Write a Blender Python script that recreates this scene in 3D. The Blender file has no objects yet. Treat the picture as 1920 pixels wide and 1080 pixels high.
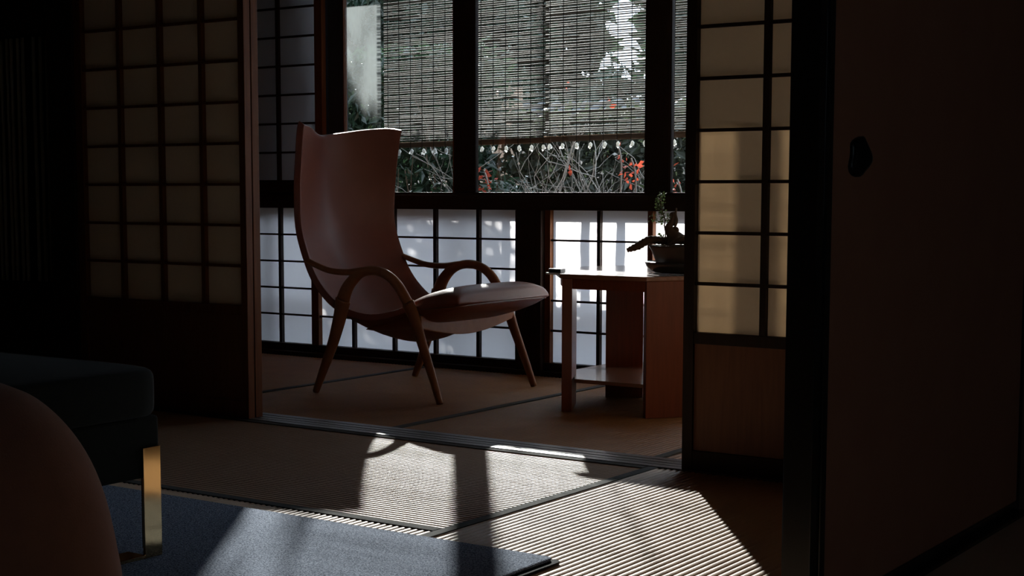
import bpy, math, random
from mathutils import Vector, noise
R = random.Random(7)
S = bpy.context.scene
COL = S.collection
PI = math.pi

# ------------------------------------------------------------------ mesh helpers
class MB:
    def __init__(s): s.v = []; s.f = []; s.sm = []
    def add(s, vs, fs, smooth=False):
        o = len(s.v); s.v += [tuple(v) for v in vs]
        for f in fs: s.f.append(tuple(i + o for i in f)); s.sm.append(smooth)
        return s
    def box(s, x0, x1, y0, y1, z0, z1):
        vs = [(x, y, z) for x in (x0, x1) for y in (y0, y1) for z in (z0, z1)]
        return s.add(vs, [(0,1,3,2), (4,6,7,5), (0,4,5,1), (2,3,7,6), (0,2,6,4), (1,5,7,3)])
    def prism(s, pts, z0, z1):
        n = len(pts); vs = [(x, y, z0) for x, y in pts] + [(x, y, z1) for x, y in pts]
        fs = [tuple(range(n))[::-1], tuple(range(n, 2*n))]
        fs += [(i, (i+1) % n, (i+1) % n + n, i + n) for i in range(n)]
        return s.add(vs, fs)
    def grid(s, rows, closed_u=False, smooth=True):
        o = len(s.v); m = len(rows[0])
        for r in rows: s.v += [tuple(p) for p in r]
        for i in range(len(rows)-1):
            for j in range(m if closed_u else m-1):
                k = (j+1) % m
                s.f.append((o+i*m+j, o+i*m+k, o+(i+1)*m+k, o+(i+1)*m+j)); s.sm.append(smooth)
        return s
    def tube(s, path, rad, n=10, ry=None, caps=True, smooth=True):
        """path: points; rad: radius or list; ry: second radius (list) for an oval section"""
        P = [Vector(p) for p in path]; m = len(P)
        rad = rad if isinstance(rad, (list, tuple)) else [rad]*m
        ry = ry if ry is not None else rad
        ry = ry if isinstance(ry, (list, tuple)) else [ry]*m
        rows = []; up = None
        for i in range(m):
            t = (P[min(i+1, m-1)] - P[max(i-1, 0)])
            if t.length < 1e-9: t = Vector((0, 0, 1))
            t.normalize()
            if up is None:
                up = Vector((0, 1, 0)) if abs(t.y) < .9 else Vector((1, 0, 0))
            a = (up - t*up.dot(t)); a.normalize(); up = a
            b = t.cross(a)
            rows.append([P[i] + a*(rad[i]*math.cos(2*PI*k/n)) + b*(ry[i]*math.sin(2*PI*k/n)) for k in range(n)])
        o = len(s.v); s.grid(rows, True, smooth)
        if caps:
            s.f.append(tuple(range(o, o+n))[::-1]); s.sm.append(False)
            s.f.append(tuple(range(o+(m-1)*n, o+m*n))); s.sm.append(False)
        return s
    def lathe(s, prof, c, sx=1, sy=1, n=32):
        rows = [[(c[0]+r*sx*math.cos(2*PI*k/n), c[1]+r*sy*math.sin(2*PI*k/n), c[2]+z) for k in range(n)] for r, z in prof]
        return s.grid(rows, True)
    def build(s, name, mat, parent=None, kind=None, label=None, cat=None, group=None, bevel=0, sub=0, solid=0):
        me = bpy.data.meshes.new(name); me.from_pydata(s.v, [], s.f); me.update()
        me.polygons.foreach_set('use_smooth', s.sm)
        ob = bpy.data.objects.new(name, me); COL.objects.link(ob)
        if mat is not None: me.materials.append(mat)
        if parent is not None: ob.parent = parent
        tag(ob, label, cat, group, kind)
        if solid:
            m = ob.modifiers.new('solid', 'SOLIDIFY'); m.thickness = solid; m.offset = -1
        if bevel:
            m = ob.modifiers.new('bevel', 'BEVEL'); m.width = bevel; m.segments = 2; m.limit_method = 'ANGLE'
        if sub:
            m = ob.modifiers.new('sub', 'SUBSURF'); m.levels = sub; m.render_levels = sub
        return ob

def tag(o, label=None, cat=None, group=None, kind=None):
    if label: o['label'] = label
    if cat: o['category'] = cat
    if group: o['group'] = group
    if kind: o['kind'] = kind
    return o
def empty(name, loc, label=None, cat=None, group=None, kind=None):
    """an Empty that parents parts whose meshes are given in world coordinates"""
    o = bpy.data.objects.new(name, None); COL.objects.link(o); o.empty_display_size = .1
    o.location = loc
    return tag(o, label, cat, group, kind)
def adopt(parent):
    """parts were modelled in world space: keep them there under the Empty"""
    for o in COL.objects:
        if o.parent is parent: o.location = o.location - parent.location
def catmull(pts, k=6):
    P = [Vector(p) for p in pts]; out = []
    for i in range(len(P)-1):
        a = P[max(i-1, 0)]; b = P[i]; c = P[i+1]; d = P[min(i+2, len(P)-1)]
        for j in range(k):
            t = j/k
            out.append(.5*((2*b) + (c-a)*t + (2*a-5*b+4*c-d)*t*t + (3*b-a-3*c+d)*t**3))
    out.append(P[-1]); return out
def lin(pts, t):
    """pts: [(t,value...)] piecewise linear/catmull on t"""
    n = len(pts)
    for i in range(n-1):
        if t <= pts[i+1][0] or i == n-2:
            a = pts[max(i-1, 0)]; b = pts[i]; c = pts[i+1]; d = pts[min(i+2, n-1)]
            u = (t-b[0])/(c[0]-b[0])
            return [ .5*((2*b[k]) + (c[k]-a[k])*u + (2*a[k]-5*b[k]+4*c[k]-d[k])*u*u + (3*b[k]-a[k]-3*c[k]+d[k])*u**3) for k in range(1, len(b))]

# ------------------------------------------------------------------ materials
def mat(name, col, rough=.6, spec=.5, noise_sc=0, noise_amt=0, col2=None, stretch=(1,1,1), bump=0, bump_sc=200, metal=0, trans=0, tcol=None, coat=0, sheen=0):
    m = bpy.data.materials.new(name); m.use_nodes = True; nt = m.node_tree; N = nt.nodes; L = nt.links
    p = N['Principled BSDF']; out = N['Material Output']
    p.inputs['Base Color'].default_value = (*col, 1); p.inputs['Roughness'].default_value = rough
    p.inputs['Specular IOR Level'].default_value = spec; p.inputs['Metallic'].default_value = metal
    p.inputs['Coat Weight'].default_value = coat; p.inputs['Sheen Weight'].default_value = sheen
    tc = N.new('ShaderNodeTexCoord'); mp = N.new('ShaderNodeMapping'); mp.inputs['Scale'].default_value = stretch
    L.new(tc.outputs['Object'], mp.inputs[0])
    if noise_sc:
        n = N.new('ShaderNodeTexNoise'); n.inputs['Scale'].default_value = noise_sc; n.inputs['Detail'].default_value = 5
        L.new(mp.outputs[0], n.inputs['Vector'])
        r = N.new('ShaderNodeValToRGB'); r.color_ramp.elements[0].position = .5-noise_amt; r.color_ramp.elements[1].position = .5+noise_amt
        r.color_ramp.elements[0].color = (*col, 1); r.color_ramp.elements[1].color = (*(col2 or col), 1)
        L.new(n.outputs['Fac'], r.inputs[0]); L.new(r.outputs[0], p.inputs['Base Color'])
    if bump:
        b = N.new('ShaderNodeTexNoise'); b.inputs['Scale'].default_value = bump_sc; b.inputs['Detail'].default_value = 3
        L.new(mp.outputs[0], b.inputs['Vector'])
        bn = N.new('ShaderNodeBump'); bn.inputs['Strength'].default_value = bump; bn.inputs['Distance'].default_value = .003
        L.new(b.outputs['Fac'], bn.inputs['Height']); L.new(bn.outputs[0], p.inputs['Normal'])
    if trans:
        t = N.new('ShaderNodeBsdfTranslucent'); t.inputs['Color'].default_value = (*(tcol or col), 1)
        mx = N.new('ShaderNodeMixShader'); mx.inputs[0].default_value = trans
        L.new(p.outputs[0], mx.inputs[1]); L.new(t.outputs[0], mx.inputs[2]); L.new(mx.outputs[0], out.inputs[0])
    return m
def wood(name, c1, c2, rough=.5, stretch=(14, 14, 1), spec=.4, coat=0):
    return mat(name, c1, rough, spec, 6, .22, c2, stretch, .12, 30, coat=coat)
M = dict(
    dark = wood('dark_stained_wood', (.020,.011,.007), (.034,.017,.010), .6, spec=.2),
    darkh = wood('dark_stained_wood_level', (.020,.011,.007), (.034,.017,.010), .55, (1,14,14), .25),
    brown = wood('brown_cedar', (.13,.045,.015), (.20,.072,.025), .6, spec=.2),
    koshi = wood('cedar_panel', (.15,.055,.022), (.20,.08,.032), .55),
    lacquer = mat('black_lacquer', (.008,.008,.008), .25, .5),
    slate = mat('slate_paint', (.05,.06,.075), .6, .3),
    threshold = wood('threshold_wood', (.08,.075,.072), (.13,.12,.115), .36, (1,14,14)),
    paper = mat('washi_paper', (.80,.80,.80), .9, .1, 60, .3, (.86,.86,.86), trans=.82, tcol=(.95,.95,.95)),
    paperw = mat('aged_washi_paper', (.74,.66,.54), .9, .1, 60, .3, (.78,.70,.58), trans=.29, tcol=(.80,.66,.49)),
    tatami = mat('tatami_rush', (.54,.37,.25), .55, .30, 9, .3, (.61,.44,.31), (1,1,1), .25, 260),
    tatami2 = mat('tatami_rush_porch', (.19,.078,.020), .6, .2, 9, .3, (.24,.102,.030), (1,1,1), .25, 260),  # darker, redder base colour for the porch mats
    heri = mat('tatami_cloth_border', (.075,.075,.073), .9, .08, 300, .2, (.085,.085,.08)),
    rug = mat('slate_blue_rug', (.05,.07,.11), .95, .1, 260, .12, (.36,.42,.54), bump=.9, bump_sc=330),
    rugback = mat('rug_backing', (.012,.013,.016), .9, .1),
    leather = mat('oxblood_leather', (.17,.038,.015), .42, .5, 14, .3, (.20,.048,.021), bump=.10, bump_sc=320),
    leatherd = mat('leather_piping', (.16,.055,.028), .4, .5),
    walnut = wood('chair_walnut', (.27,.105,.040), (.36,.15,.065), .38, (3,3,3)),
    table = wood('table_cherry', (.15,.032,.008), (.20,.044,.012), .33, (14,14,1), .5),
    tabletop = wood('table_cherry_top', (.20,.085,.045), (.27,.12,.07), .22, (1,12,12), .5, .3),
    bench = mat('charcoal_green_velvet', (.009,.010,.008), .9, .12, 40, .3, (.013,.014,.011), sheen=.03),
    brass = mat('polished_brass', (.80,.58,.30), .12, .5, metal=1),
    duvet = mat('brown_duvet_cloth', (.20,.088,.052), .9, .15, 30, .3, (.23,.10,.06), bump=.2, bump_sc=300, sheen=.05),
    mattress = mat('mattress_cloth', (.5,.47,.42), .9, .1),
    fusuma = mat('fusuma_brown_paper', (.26,.105,.055), .7, .25, 8, .3, (.30,.13,.07)),
    plaster = mat('earthen_plaster', (.16,.11,.075), .9, .1, 20, .3, (.19,.13,.09), bump=.3, bump_sc=120),
    ceil = wood('ceiling_boards', (.12,.07,.04), (.16,.09,.05), .6, (1,14,14)),
    iron = mat('black_iron', (.010,.011,.011), .4, .5, metal=.6),
    bamboo = mat('old_bamboo', (.20,.20,.14), .5, .4, 8, .3, (.26,.25,.17), (8,8,1)),
    reed = mat('reed_slat', (.13,.118,.105), .7, .2, 40, .25, (.25,.23,.205), (.3,6,6), trans=.28, tcol=(.30,.28,.26)),
    cord = mat('dark_cord', (.03,.03,.028), .9, .1),
    tassel = mat('white_tassel_cloth', (.85,.85,.82), .9, .1, trans=.4, tcol=(.85,.85,.82)),
    pot = mat('unglazed_dark_pot', (.055,.040,.030), .45, .4, 20, .3, (.07,.05,.036)),
    saucer = mat('glazed_dark_dish', (.035,.035,.033), .2, .6),
    bark = mat('weathered_driftwood', (.075,.048,.032), .85, .2, 30, .25, (.11,.075,.05), bump=.8, bump_sc=90),
    soil = mat('soil', (.035,.022,.015), .95, .1, 60, .3, (.05,.03,.02)),
    leaf = mat('leaf_small', (.035,.048,.022), .6, .3, trans=.3, tcol=(.06,.085,.03)),
    leafd = mat('leaf_dark_evergreen', (.018,.038,.025), .35, .5, 3, .2, (.028,.052,.032), trans=.2, tcol=(.05,.10,.05)),
    leafg = mat('leaf_grey_green', (.040,.050,.038), .5, .4, 3, .2, (.065,.075,.055), trans=.22, tcol=(.08,.11,.06)),
    leafr = mat('leaf_scarlet', (.38,.055,.03), .6, .3, trans=.3, tcol=(.55,.09,.045)),
    twig = mat('pale_twig', (.26,.23,.20), .6, .4, 20, .3, (.42,.38,.34)),
    trunk = mat('grey_bark', (.13,.10,.08), .9, .2, 10, .25, (.20,.16,.13), bump=.8, bump_sc=30),
    gravel = mat('garden_gravel', (.13,.115,.10), .95, .1, 60, .25, (.19,.17,.15), bump=.8, bump_sc=90),
    earthwall = mat('garden_wall_plaster', (.30,.255,.22), .9, .1, 3, .3, (.36,.31,.27)),
    tile = mat('grey_roof_tile', (.09,.095,.10), .5, .4),
    fence = wood('cedar_fence', (.24,.16,.11), (.33,.23,.16), .7),
    batten = wood('old_batten', (.10,.06,.035), (.15,.09,.055), .75, (1,14,14), .15),
    gadget = mat('black_plastic', (.012,.012,.013), .25, .5),
    white = mat('white_plastic', (.85,.85,.85), .3, .5),
    lash = mat('dark_lashing', (.02,.018,.015), .9, .1),
)
def glass_mat(name, haze=False):
    m = bpy.data.materials.new(name); m.use_nodes = True; nt = m.node_tree; N = nt.nodes; L = nt.links
    N.remove(N['Principled BSDF']); out = N['Material Output']
    tr = N.new('ShaderNodeBsdfTransparent'); tr.inputs[0].default_value = (.93,.95,.94,1)
    gl = N.new('ShaderNodeBsdfGlossy'); gl.inputs['Roughness'].default_value = .02
    fr = N.new('ShaderNodeFresnel'); fr.inputs['IOR'].default_value = 1.45
    mx = N.new('ShaderNodeMixShader'); L.new(fr.outputs[0], mx.inputs[0]); L.new(tr.outputs[0], mx.inputs[1]); L.new(gl.outputs[0], mx.inputs[2])
    last = mx
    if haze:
        # a whitish patch painted into the pane colour: object space, sharp right edge and a ragged lower end
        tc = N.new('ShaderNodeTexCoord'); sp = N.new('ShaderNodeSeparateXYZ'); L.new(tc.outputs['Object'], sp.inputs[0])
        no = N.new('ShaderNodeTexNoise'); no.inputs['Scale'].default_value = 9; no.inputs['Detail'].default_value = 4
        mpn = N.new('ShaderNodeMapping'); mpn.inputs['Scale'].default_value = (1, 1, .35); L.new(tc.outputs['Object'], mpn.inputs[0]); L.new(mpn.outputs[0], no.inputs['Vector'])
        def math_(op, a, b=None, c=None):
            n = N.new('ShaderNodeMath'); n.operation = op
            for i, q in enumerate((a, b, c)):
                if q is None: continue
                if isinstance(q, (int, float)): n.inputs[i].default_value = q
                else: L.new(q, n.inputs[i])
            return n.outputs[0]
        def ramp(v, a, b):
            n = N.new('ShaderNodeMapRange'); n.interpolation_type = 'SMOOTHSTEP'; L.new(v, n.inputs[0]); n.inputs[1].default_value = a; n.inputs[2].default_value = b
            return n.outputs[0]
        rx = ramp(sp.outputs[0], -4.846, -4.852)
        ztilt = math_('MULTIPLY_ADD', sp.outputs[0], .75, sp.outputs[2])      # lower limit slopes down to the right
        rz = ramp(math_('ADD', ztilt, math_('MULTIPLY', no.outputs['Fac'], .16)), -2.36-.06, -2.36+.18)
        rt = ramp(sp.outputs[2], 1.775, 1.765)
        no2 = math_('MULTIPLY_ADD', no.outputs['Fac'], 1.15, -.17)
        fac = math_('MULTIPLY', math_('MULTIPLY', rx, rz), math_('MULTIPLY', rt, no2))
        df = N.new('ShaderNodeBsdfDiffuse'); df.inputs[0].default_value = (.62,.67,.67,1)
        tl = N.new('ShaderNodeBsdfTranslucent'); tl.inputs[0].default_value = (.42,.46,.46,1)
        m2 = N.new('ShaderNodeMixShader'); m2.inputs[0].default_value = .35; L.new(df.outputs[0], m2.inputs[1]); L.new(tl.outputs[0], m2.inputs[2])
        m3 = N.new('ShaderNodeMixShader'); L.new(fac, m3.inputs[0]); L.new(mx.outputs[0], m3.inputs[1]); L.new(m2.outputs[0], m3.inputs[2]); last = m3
    L.new(last.outputs[0], out.inputs[0]); return m
M['glass'] = glass_mat('window_glass'); M['glassh'] = glass_mat('pale_patch_window_glass', True)

# ------------------------------------------------------------------ layout numbers (metres; camera stands over the origin)
YW = 4.167          # front face of the sliding doors between the room and the sun porch
YB = 6.0            # inner face of the window wall of the porch
ROOF = 2.45
XP = -1.166         # side wall (sliding panels) on the right
SUN_AZ, SUN_EL = math.radians(36.1), math.radians(20.7)

def st(mb, name, m, **k): return mb.build(name, m, kind='structure', **k)

# ------------------------------------------------------------------ shell of the building
st(MB().box(-8, 3, -3, 6.12, -.25, -.06), 'floor', M['dark'])
st(MB().box(-8, 3, -3, 6.12, ROOF, ROOF+.1), 'ceiling', M['ceil'])
st(MB().box(-8.1, -8, -3, 6.12, -.25, ROOF+.1), 'wall_left', M['plaster'])
wr = MB(); wr.box(3, 3.1, -3, 1.1, -.25, ROOF+.1); wr.box(3, 3.1, 2.0, 6.12, -.25, ROOF+.1); wr.box(3, 3.1, 1.1, 2.0, -.25, .9); wr.box(3, 3.1, 1.1, 2.0, 1.6, ROOF+.1); st(wr, 'wall_right', M['plaster'])
st(MB().box(3.04, 3.043, 1.1, 2.0, .9, 1.6), 'fill_window', M['glass'])  # unseen window and opening, added to bring fill light onto the side panels
st(MB().box(-8.1, 3.1, -3.1, -3, -.25, ROOF+.1), 'wall_back', M['plaster'])
st(MB().box(XP, 3, YW, YW+.12, -.06, ROOF), 'wall_front', M['plaster'])
st(MB().box(-8, XP, YW, YW+.15, 1.86, ROOF), 'wall_above_doors', M['plaster'])
st(MB().box(-8, XP, YW-.01, YW+.16, 1.80, 1.86), 'trim_1', M['darkh'])                     # door head
st(MB().box(-.9, -.8, YW+.12, YB, -.06, ROOF), 'wall_porch_end', M['plaster'])
st(MB().box(-6.6, -6.5, YW+.15, YB, -.06, ROOF), 'wall_porch_far_end', M['plaster'])
# window wall of the porch, above the openings, and eaves outside
st(MB().box(-8, 3, YB, YB+.12, 1.96, ROOF+.1), 'wall_window_head', M['plaster'])
st(MB().box(-8, -5.8, YB, YB+.12, -.25, 1.96), 'wall_window_left', M['plaster'])
st(MB().box(-.9, 3, YB, YB+.12, -.25, 1.96), 'wall_window_right', M['plaster'])
st(MB().box(-8.3, 3.3, YB+.1, YB+1.0, 2.36, 2.44), 'roof_eave', M['darkh'])

# threshold: grooved sill between room and porch
tb = MB()
tb.box(-8, XP, YW, YW+.153, -.06, -.004)
for a, b in ((0, .034), (.040, .070), (.078, .110), (.118, .153)): tb.box(-8, XP, YW+a, YW+b, -.004, .004)
st(tb, 'threshold', M['threshold'])

# ------------------------------------------------------------------ tatami mats: real ribs, cloth borders
def ribbed(x0, x1, y0, y1, along, pitch=.0205, h=.0046, z=0.0):
    mb = MB(); prof = []
    a0, a1 = (x0, x1) if along == 'y' else (y0, y1)
    n = max(1, round((a1-a0)/pitch)); p = (a1-a0)/n
    for i in range(n):
        for k, s in ((0, 0), (.12, .45), (.3, .86), (.5, 1), (.7, .86), (.88, .45)): prof.append((a0+(i+k)*p, z-h+h*s))
    prof.append((a1, z-h))
    c0, c1 = (y0, y1) if along == 'y' else (x0, x1)
    rows = []
    for c in (c0, c1):
        rows.append([(a, c, zz) if along == 'y' else (c, a, zz) for a, zz in prof])
    mb.grid(rows, smooth=True); mb.box(x0, x1, y0, y1, -.055, z-h-.001)
    return mb
def mat_thing(x0, x1, y0, y1, along, borders, m, label, bw=.034):
    t = empty('tatami_mat', ((x0+x1)/2, (y0+y1)/2, -.055), label, 'tatami mat', 'tatami mats on the floor')
    ribbed(x0, x1, y0, y1, along).build('rush_surface', m, t)
    for b in borders:
        q = MB()
        if b == 'x0': q.box(x0, x0+bw, y0, y1, -.05, .0022)
        if b == 'x1': q.box(x1-bw, x1, y0, y1, -.05, .0022)
        if b == 'y0': q.box(x0, x1, y0, y0+bw, -.05, .0022)
        if b == 'y1': q.box(x0, x1, y1-bw, y1, -.05, .0022)
        q.build('cloth_border', M['heri'], t, bevel=.0015)
    adopt(t); return t
XA = -2.30
G = .001
mat_thing(-4.55, XA-G, 3.052, YW-G, 'x', ['y0', 'y1'], M['tatami'], 'ribbed tatami mat along the threshold, its sun patch split by a post shadow')
mat_thing(XA+G, XP-.04, 2.0, YW-G, 'y', ['x0', 'x1'], M['tatami'], 'sunlit tatami mat with ribs running toward the right-hand paper door')
mat_thing(-3.46, XA-G, .9, 3.052-G, 'y', [], M['tatami'], 'tatami mat mostly covered by the slate blue rug, showing a thin strip beside it')
mat_thing(-4.62, -3.46-G, .9, 3.052-G, 'y', [], M['tatami'], 'tatami mat under the bench end of the slate rug')
mat_thing(-6.9, -4.55-G, 3.052, YW-G, 'x', ['y0', 'y1'], M['tatami'], 'dim tatami mat below the bamboo lattice window')
YE = YW+.155
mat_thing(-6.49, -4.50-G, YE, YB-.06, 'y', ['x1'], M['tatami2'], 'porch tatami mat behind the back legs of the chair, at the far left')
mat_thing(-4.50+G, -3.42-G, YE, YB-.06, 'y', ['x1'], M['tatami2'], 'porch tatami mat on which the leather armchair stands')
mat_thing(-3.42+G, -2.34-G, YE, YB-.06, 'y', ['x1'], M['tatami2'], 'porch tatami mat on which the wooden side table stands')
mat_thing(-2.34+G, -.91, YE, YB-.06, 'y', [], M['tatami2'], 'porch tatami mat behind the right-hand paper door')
st(MB().box(-8, -4.62, -3, 3.05, -.06, -.004), 'floor_side', M['tatami'])
st(MB().box(-4.62, 3, -3, .9, -.06, -.004), 'floor_near', M['tatami'])
st(MB().box(XP-.04, 3, .9, 2.6, -.06, -.004), 'floor_next_room', M['tatami'])
st(MB().box(XP+.03, 3, 2.6, YW, -.06, -.004), 'floor_beside_panels', M['tatami'])
st(MB().box(-2.3, XP-.04, .9, 2.0, -.06, -.004), 'floor_by_bed', M['tatami'])

# ------------------------------------------------------------------ paper sliding doors
def shoji(name, x0, x1, y, t, lat, vx, hz, bot, koshi, top, stile=.034, sm='dark', pm='paper', mw=.019, hw=.010):
    """lat=(xl,xr,zb,zt) lattice opening; vx muntins; hz bars; koshi=(z0,z1) board or None"""
    root = empty(name, ((x0+x1)/2, y, bot), kind='structure')
    f = MB(); xl, xr, zb, zt = lat
    f.box(x0, xl, y, y+t, bot, top); f.box(xr, x1, y, y+t, bot, top); f.box(xl, xr, y+.002, y+t-.002, zt, top)
    if koshi:
        f.box(xl, xr, y+.002, y+t-.002, koshi[1], zb); f.box(xl, xr, y+.002, y+t-.002, bot, koshi[0])
    else: f.box(xl, xr, y+.002, y+t-.002, bot, zb)
    f.build('door_frame', M[sm], root, bevel=.0015)
    l = MB()
    for v in vx: l.box(v-mw/2, v+mw/2, y+.004, y+t-.010, zb, zt)
    for h in hz: l.box(xl, xr, y+.006, y+t-.010, h-hw/2, h+hw/2)
    l.build('lattice', M[sm], root)
    MB().box(xl, xr, y+t-.0098, y+t-.0090, zb, zt).build('paper', M[pm], root)
    if koshi: MB().box(xl, xr, y+.010, y+t-.008, koshi[0], koshi[1]).build('lower_panel', M['koshi'], root)
    adopt(root); return root
ZR = [.576+.152*k for k in range(8)]
shoji('door_1', -4.940, -4.005, YW, .033, (-4.899, -4.036, .428, 1.77), (-4.686, -4.459, -4.236), ZR, .004, (.066, .392), 1.80, sm='brown', pm='paperw')
shoji('door_2', -4.940, -4.006, YW+.040, .036, (-4.899, -4.036, .428, 1.77), (-4.686, -4.459, -4.236), ZR, .004, (.066, .392), 1.80, sm='brown', pm='paper')
ZR2 = [.577+.1535*k for k in range(8)]
shoji('door_3', -2.185, -1.262, YW, .033, (-2.150, -1.296, .429, 1.77), (-1.926, -1.70, -1.49), ZR2, .004, (.066, .394), 1.80, pm='paperw')

# dark posts and the bamboo lattice window on the far left of the room wall
st(MB().box(-5.095, -4.942, YW-.01, YW+.16, -.004, 1.80), 'trim_2', M['dark'], bevel=.003)
st(MB().box(-1.262, -1.225, YW, YW+.15, -.004, 1.80), 'trim_3', M['dark'])
st(MB().box(-8, -5.55, YW+.02, YW+.13, -.004, 1.80), 'wall_beside_lattice', M['plaster'])
wb = empty('window_1', (-5.32, YW+.03, .48), kind='structure')
q = MB(); q.box(-5.55, -5.095, YW+.01, YW+.05, 1.50, 1.80); q.box(-5.55, -5.095, YW+.01, YW+.05, -.004, .47); q.box(-5.12, -5.095, YW+.01, YW+.05, .47, 1.50); q.box(-5.55, -5.52, YW+.01, YW+.05, .47, 1.50)
q.build('window_frame', M['dark'], wb, bevel=.002)
MB().box(-5.55, -5.095, YW+.10, YW+.11, -.004, 1.80).build('backing_board', M['lacquer'], wb)
for xx in (-5.505, -5.47, -5.442, -5.401, -5.374, -5.333, -5.302, -5.231, -5.190, -5.150):
    mb = MB(); path = []; rad = []
    for i in range(41):
        z = .475+i*(1.49-.475)/40; path.append((xx+.0012*math.sin(z*5+xx*40), YW+.035, z))
        rad.append(.0085 + (.0014 if i % 8 == 3 else 0))
    mb.tube(path, rad, 8, ry=[r*.7 for r in rad]); mb.build('bamboo_slat', M['bamboo'], wb)
for zz in (.66, .92, 1.18, 1.36):
    MB().tube([(-5.52, YW+.045, zz), (-5.12, YW+.045, zz)], .005, 6).build('cross_rail', M['lash'], wb)
adopt(wb)

# ------------------------------------------------------------------ sliding panel wall on the right
fp = empty('door_4', (XP, 3.4, 0), kind='structure')
MB().box(XP-.022, XP, 2.826, YW-.022, .03, 1.77).build('panel_face', M['fusuma'], fp)
q = MB(); q.box(XP-.026, XP+.004, 2.80, 2.826, .004, 1.80); q.box(XP-.026, XP+.004, YW-.022, YW-.002, .004, 1.80)
q.box(XP-.026, XP+.004, 2.826, YW-.022, .004, .03); q.box(XP-.026, XP+.004, 2.826, YW-.022, 1.77, 1.80)
q.build('lacquer_frame', M['lacquer'], fp, bevel=.002)
# recessed pull with a leaf-shaped escutcheon
hc = (XP, 2.962, .926); pts = []
for k in range(24):
    a = 2*PI*k/24; ry = .055*(1+.22*math.cos(3*a+.4)); rz = .040*(1+.10*math.sin(2*a)); pts.append((hc[1]+ry*math.cos(a), hc[2]+rz*math.sin(a)))
mb = MB(); mb.grid([[(XP-.002, y, z) for y, z in pts], [(XP+.006, y, z) for y, z in pts],
    [(XP+.009, hc[1]+(y-hc[1])*.8, hc[2]+(z-hc[2])*.8) for y, z in pts], [(XP+.003, hc[1]+(y-hc[1])*.5, hc[2]+(z-hc[2])*.5) for y, z in pts],
    [(XP+.002, hc[1]+(y-hc[1])*.01, hc[2]+(z-hc[2])*.01) for y, z in pts]], True)
mb.build('door_pull', M['iron'], fp, label='black iron pull')
adopt(fp)
st(MB().box(-1.226, XP, 2.762, 2.798, -.004, ROOF), 'trim_4', M['lacquer'], bevel=.002)
st(MB().box(XP-.035, XP+.03, 2.80, YW-.002, -.06, .0035), 'trim_5', M['lacquer'])
st(MB().box(XP-.05, XP+.02, 2.70, YW-.002, 1.80, ROOF), 'wall_above_panels', M['plaster'])

# ------------------------------------------------------------------ porch window wall: sill rail, posts, low paper screens, glazing
st(MB().box(-5.8, -.9, YB-.03, YB+.10, .766, .835).box(-5.8, -.9, YB-.01, YB+.11, .835, .848), 'trim_6', M['darkh'], bevel=.002)
st(MB().box(-5.8, -.9, YB-.05, YB+.12, -.06, .020).box(-5.8, -.9, YB-.015, YB+.10, .020, .058), 'baseboard_front', M['darkh'], bevel=.002)
def lowscreen(name, x0, x1, vx, stl, str_, mstl, mstr):
    root = empty(name, ((x0+x1)/2, YB, .06), kind='structure')
    l = MB()
    for v in vx: l.box(v-.0085, v+.0085, YB+.002, YB+.024, .058, .766)
    for k in range(4): l.box(x0, x1, YB+.004, YB+.022, .207+.14*k-.0045, .207+.14*k+.0045)
    l.build('lattice', M['dark'], root)
    MB().box(x0, x1, YB+.0245, YB+.0253, .058, .766).build('paper', M['paper'], root)
    if stl: MB().box(x0, x0+stl, YB-.004, YB+.028, .056, .768).build('stile', mstl, root)
    if str_: MB().box(x1-str_, x1, YB-.004, YB+.028, .056, .768).build('stile', mstr, root)
    adopt(root)
lowscreen('window_2', -5.80, -5.258, (-5.53,), .03, .048, M['brown'], M['brown'])
lowscreen('window_3', -5.258, -4.013, (-5.031, -4.768, -4.511, -4.253), 0, 0, None, None)
lowscreen('window_4', -3.868, -3.30, (-3.582,), .030, .026, M['brown'], M['brown'])
lowscreen('window_5', -3.30, -2.16, (-3.02, -2.74, -2.45), 0, .03, None, M['brown'])
lowscreen('window_6', -2.05, -.90, (-1.76, -1.48, -1.20), 0, .03, None, M['brown'])
st(MB().box(-4.013, -3.869, YB-.035, YB+.09, .02, .766), 'trim_7', M['dark'], bevel=.003)
st(MB().box(-2.16, -2.05, YB-.035, YB+.09, .02, .766), 'trim_8', M['dark'], bevel=.003)
# upper posts
for k, (a, b) in enumerate(((-4.393, -4.271), (-3.343, -3.224), (-2.16, -2.05))):
    st(MB().box(a, b, YB+.0, YB+.03, .848, 1.96), 'trim_%d' % (9+k), M['dark'], bevel=.003)
st(MB().box(-5.19, -5.085, YB+.01, YB+.04, .848, 1.96), 'trim_12', M['slate'], bevel=.002)
st(MB().box(-5.80, -5.19, YB+.085, YB+.10, .848, 1.96), 'wall_behind_screen', M['slate'])
def pane(name, x0, x1, y, m, fr=None):
    root = empty(name, ((x0+x1)/2, y, .85), kind='structure')
    MB().box(x0, x1, y, y+.003, .85, 1.955).build('glass_pane', m, root)
    q = MB(); q.box(x0, x0+.006, y-.010, y+.014, .848, 1.96); q.box(x1-.006, x1, y-.010, y+.014, .848, 1.96)
    q.build('sash', fr or M['dark'], root)
    adopt(root)
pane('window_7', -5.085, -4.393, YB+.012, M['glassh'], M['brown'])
pane('window_8', -4.271, -3.343, YB+.012, M['glass'])
pane('window_9', -3.224, -2.16, YB+.012, M['glass'])
pane('window_10', -2.05, -.90, YB+.012, M['glass'])
st(MB().box(-5.80, -.9, YB, YB+.09, 1.93, 1.96), 'trim_13', M['darkh'])
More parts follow.
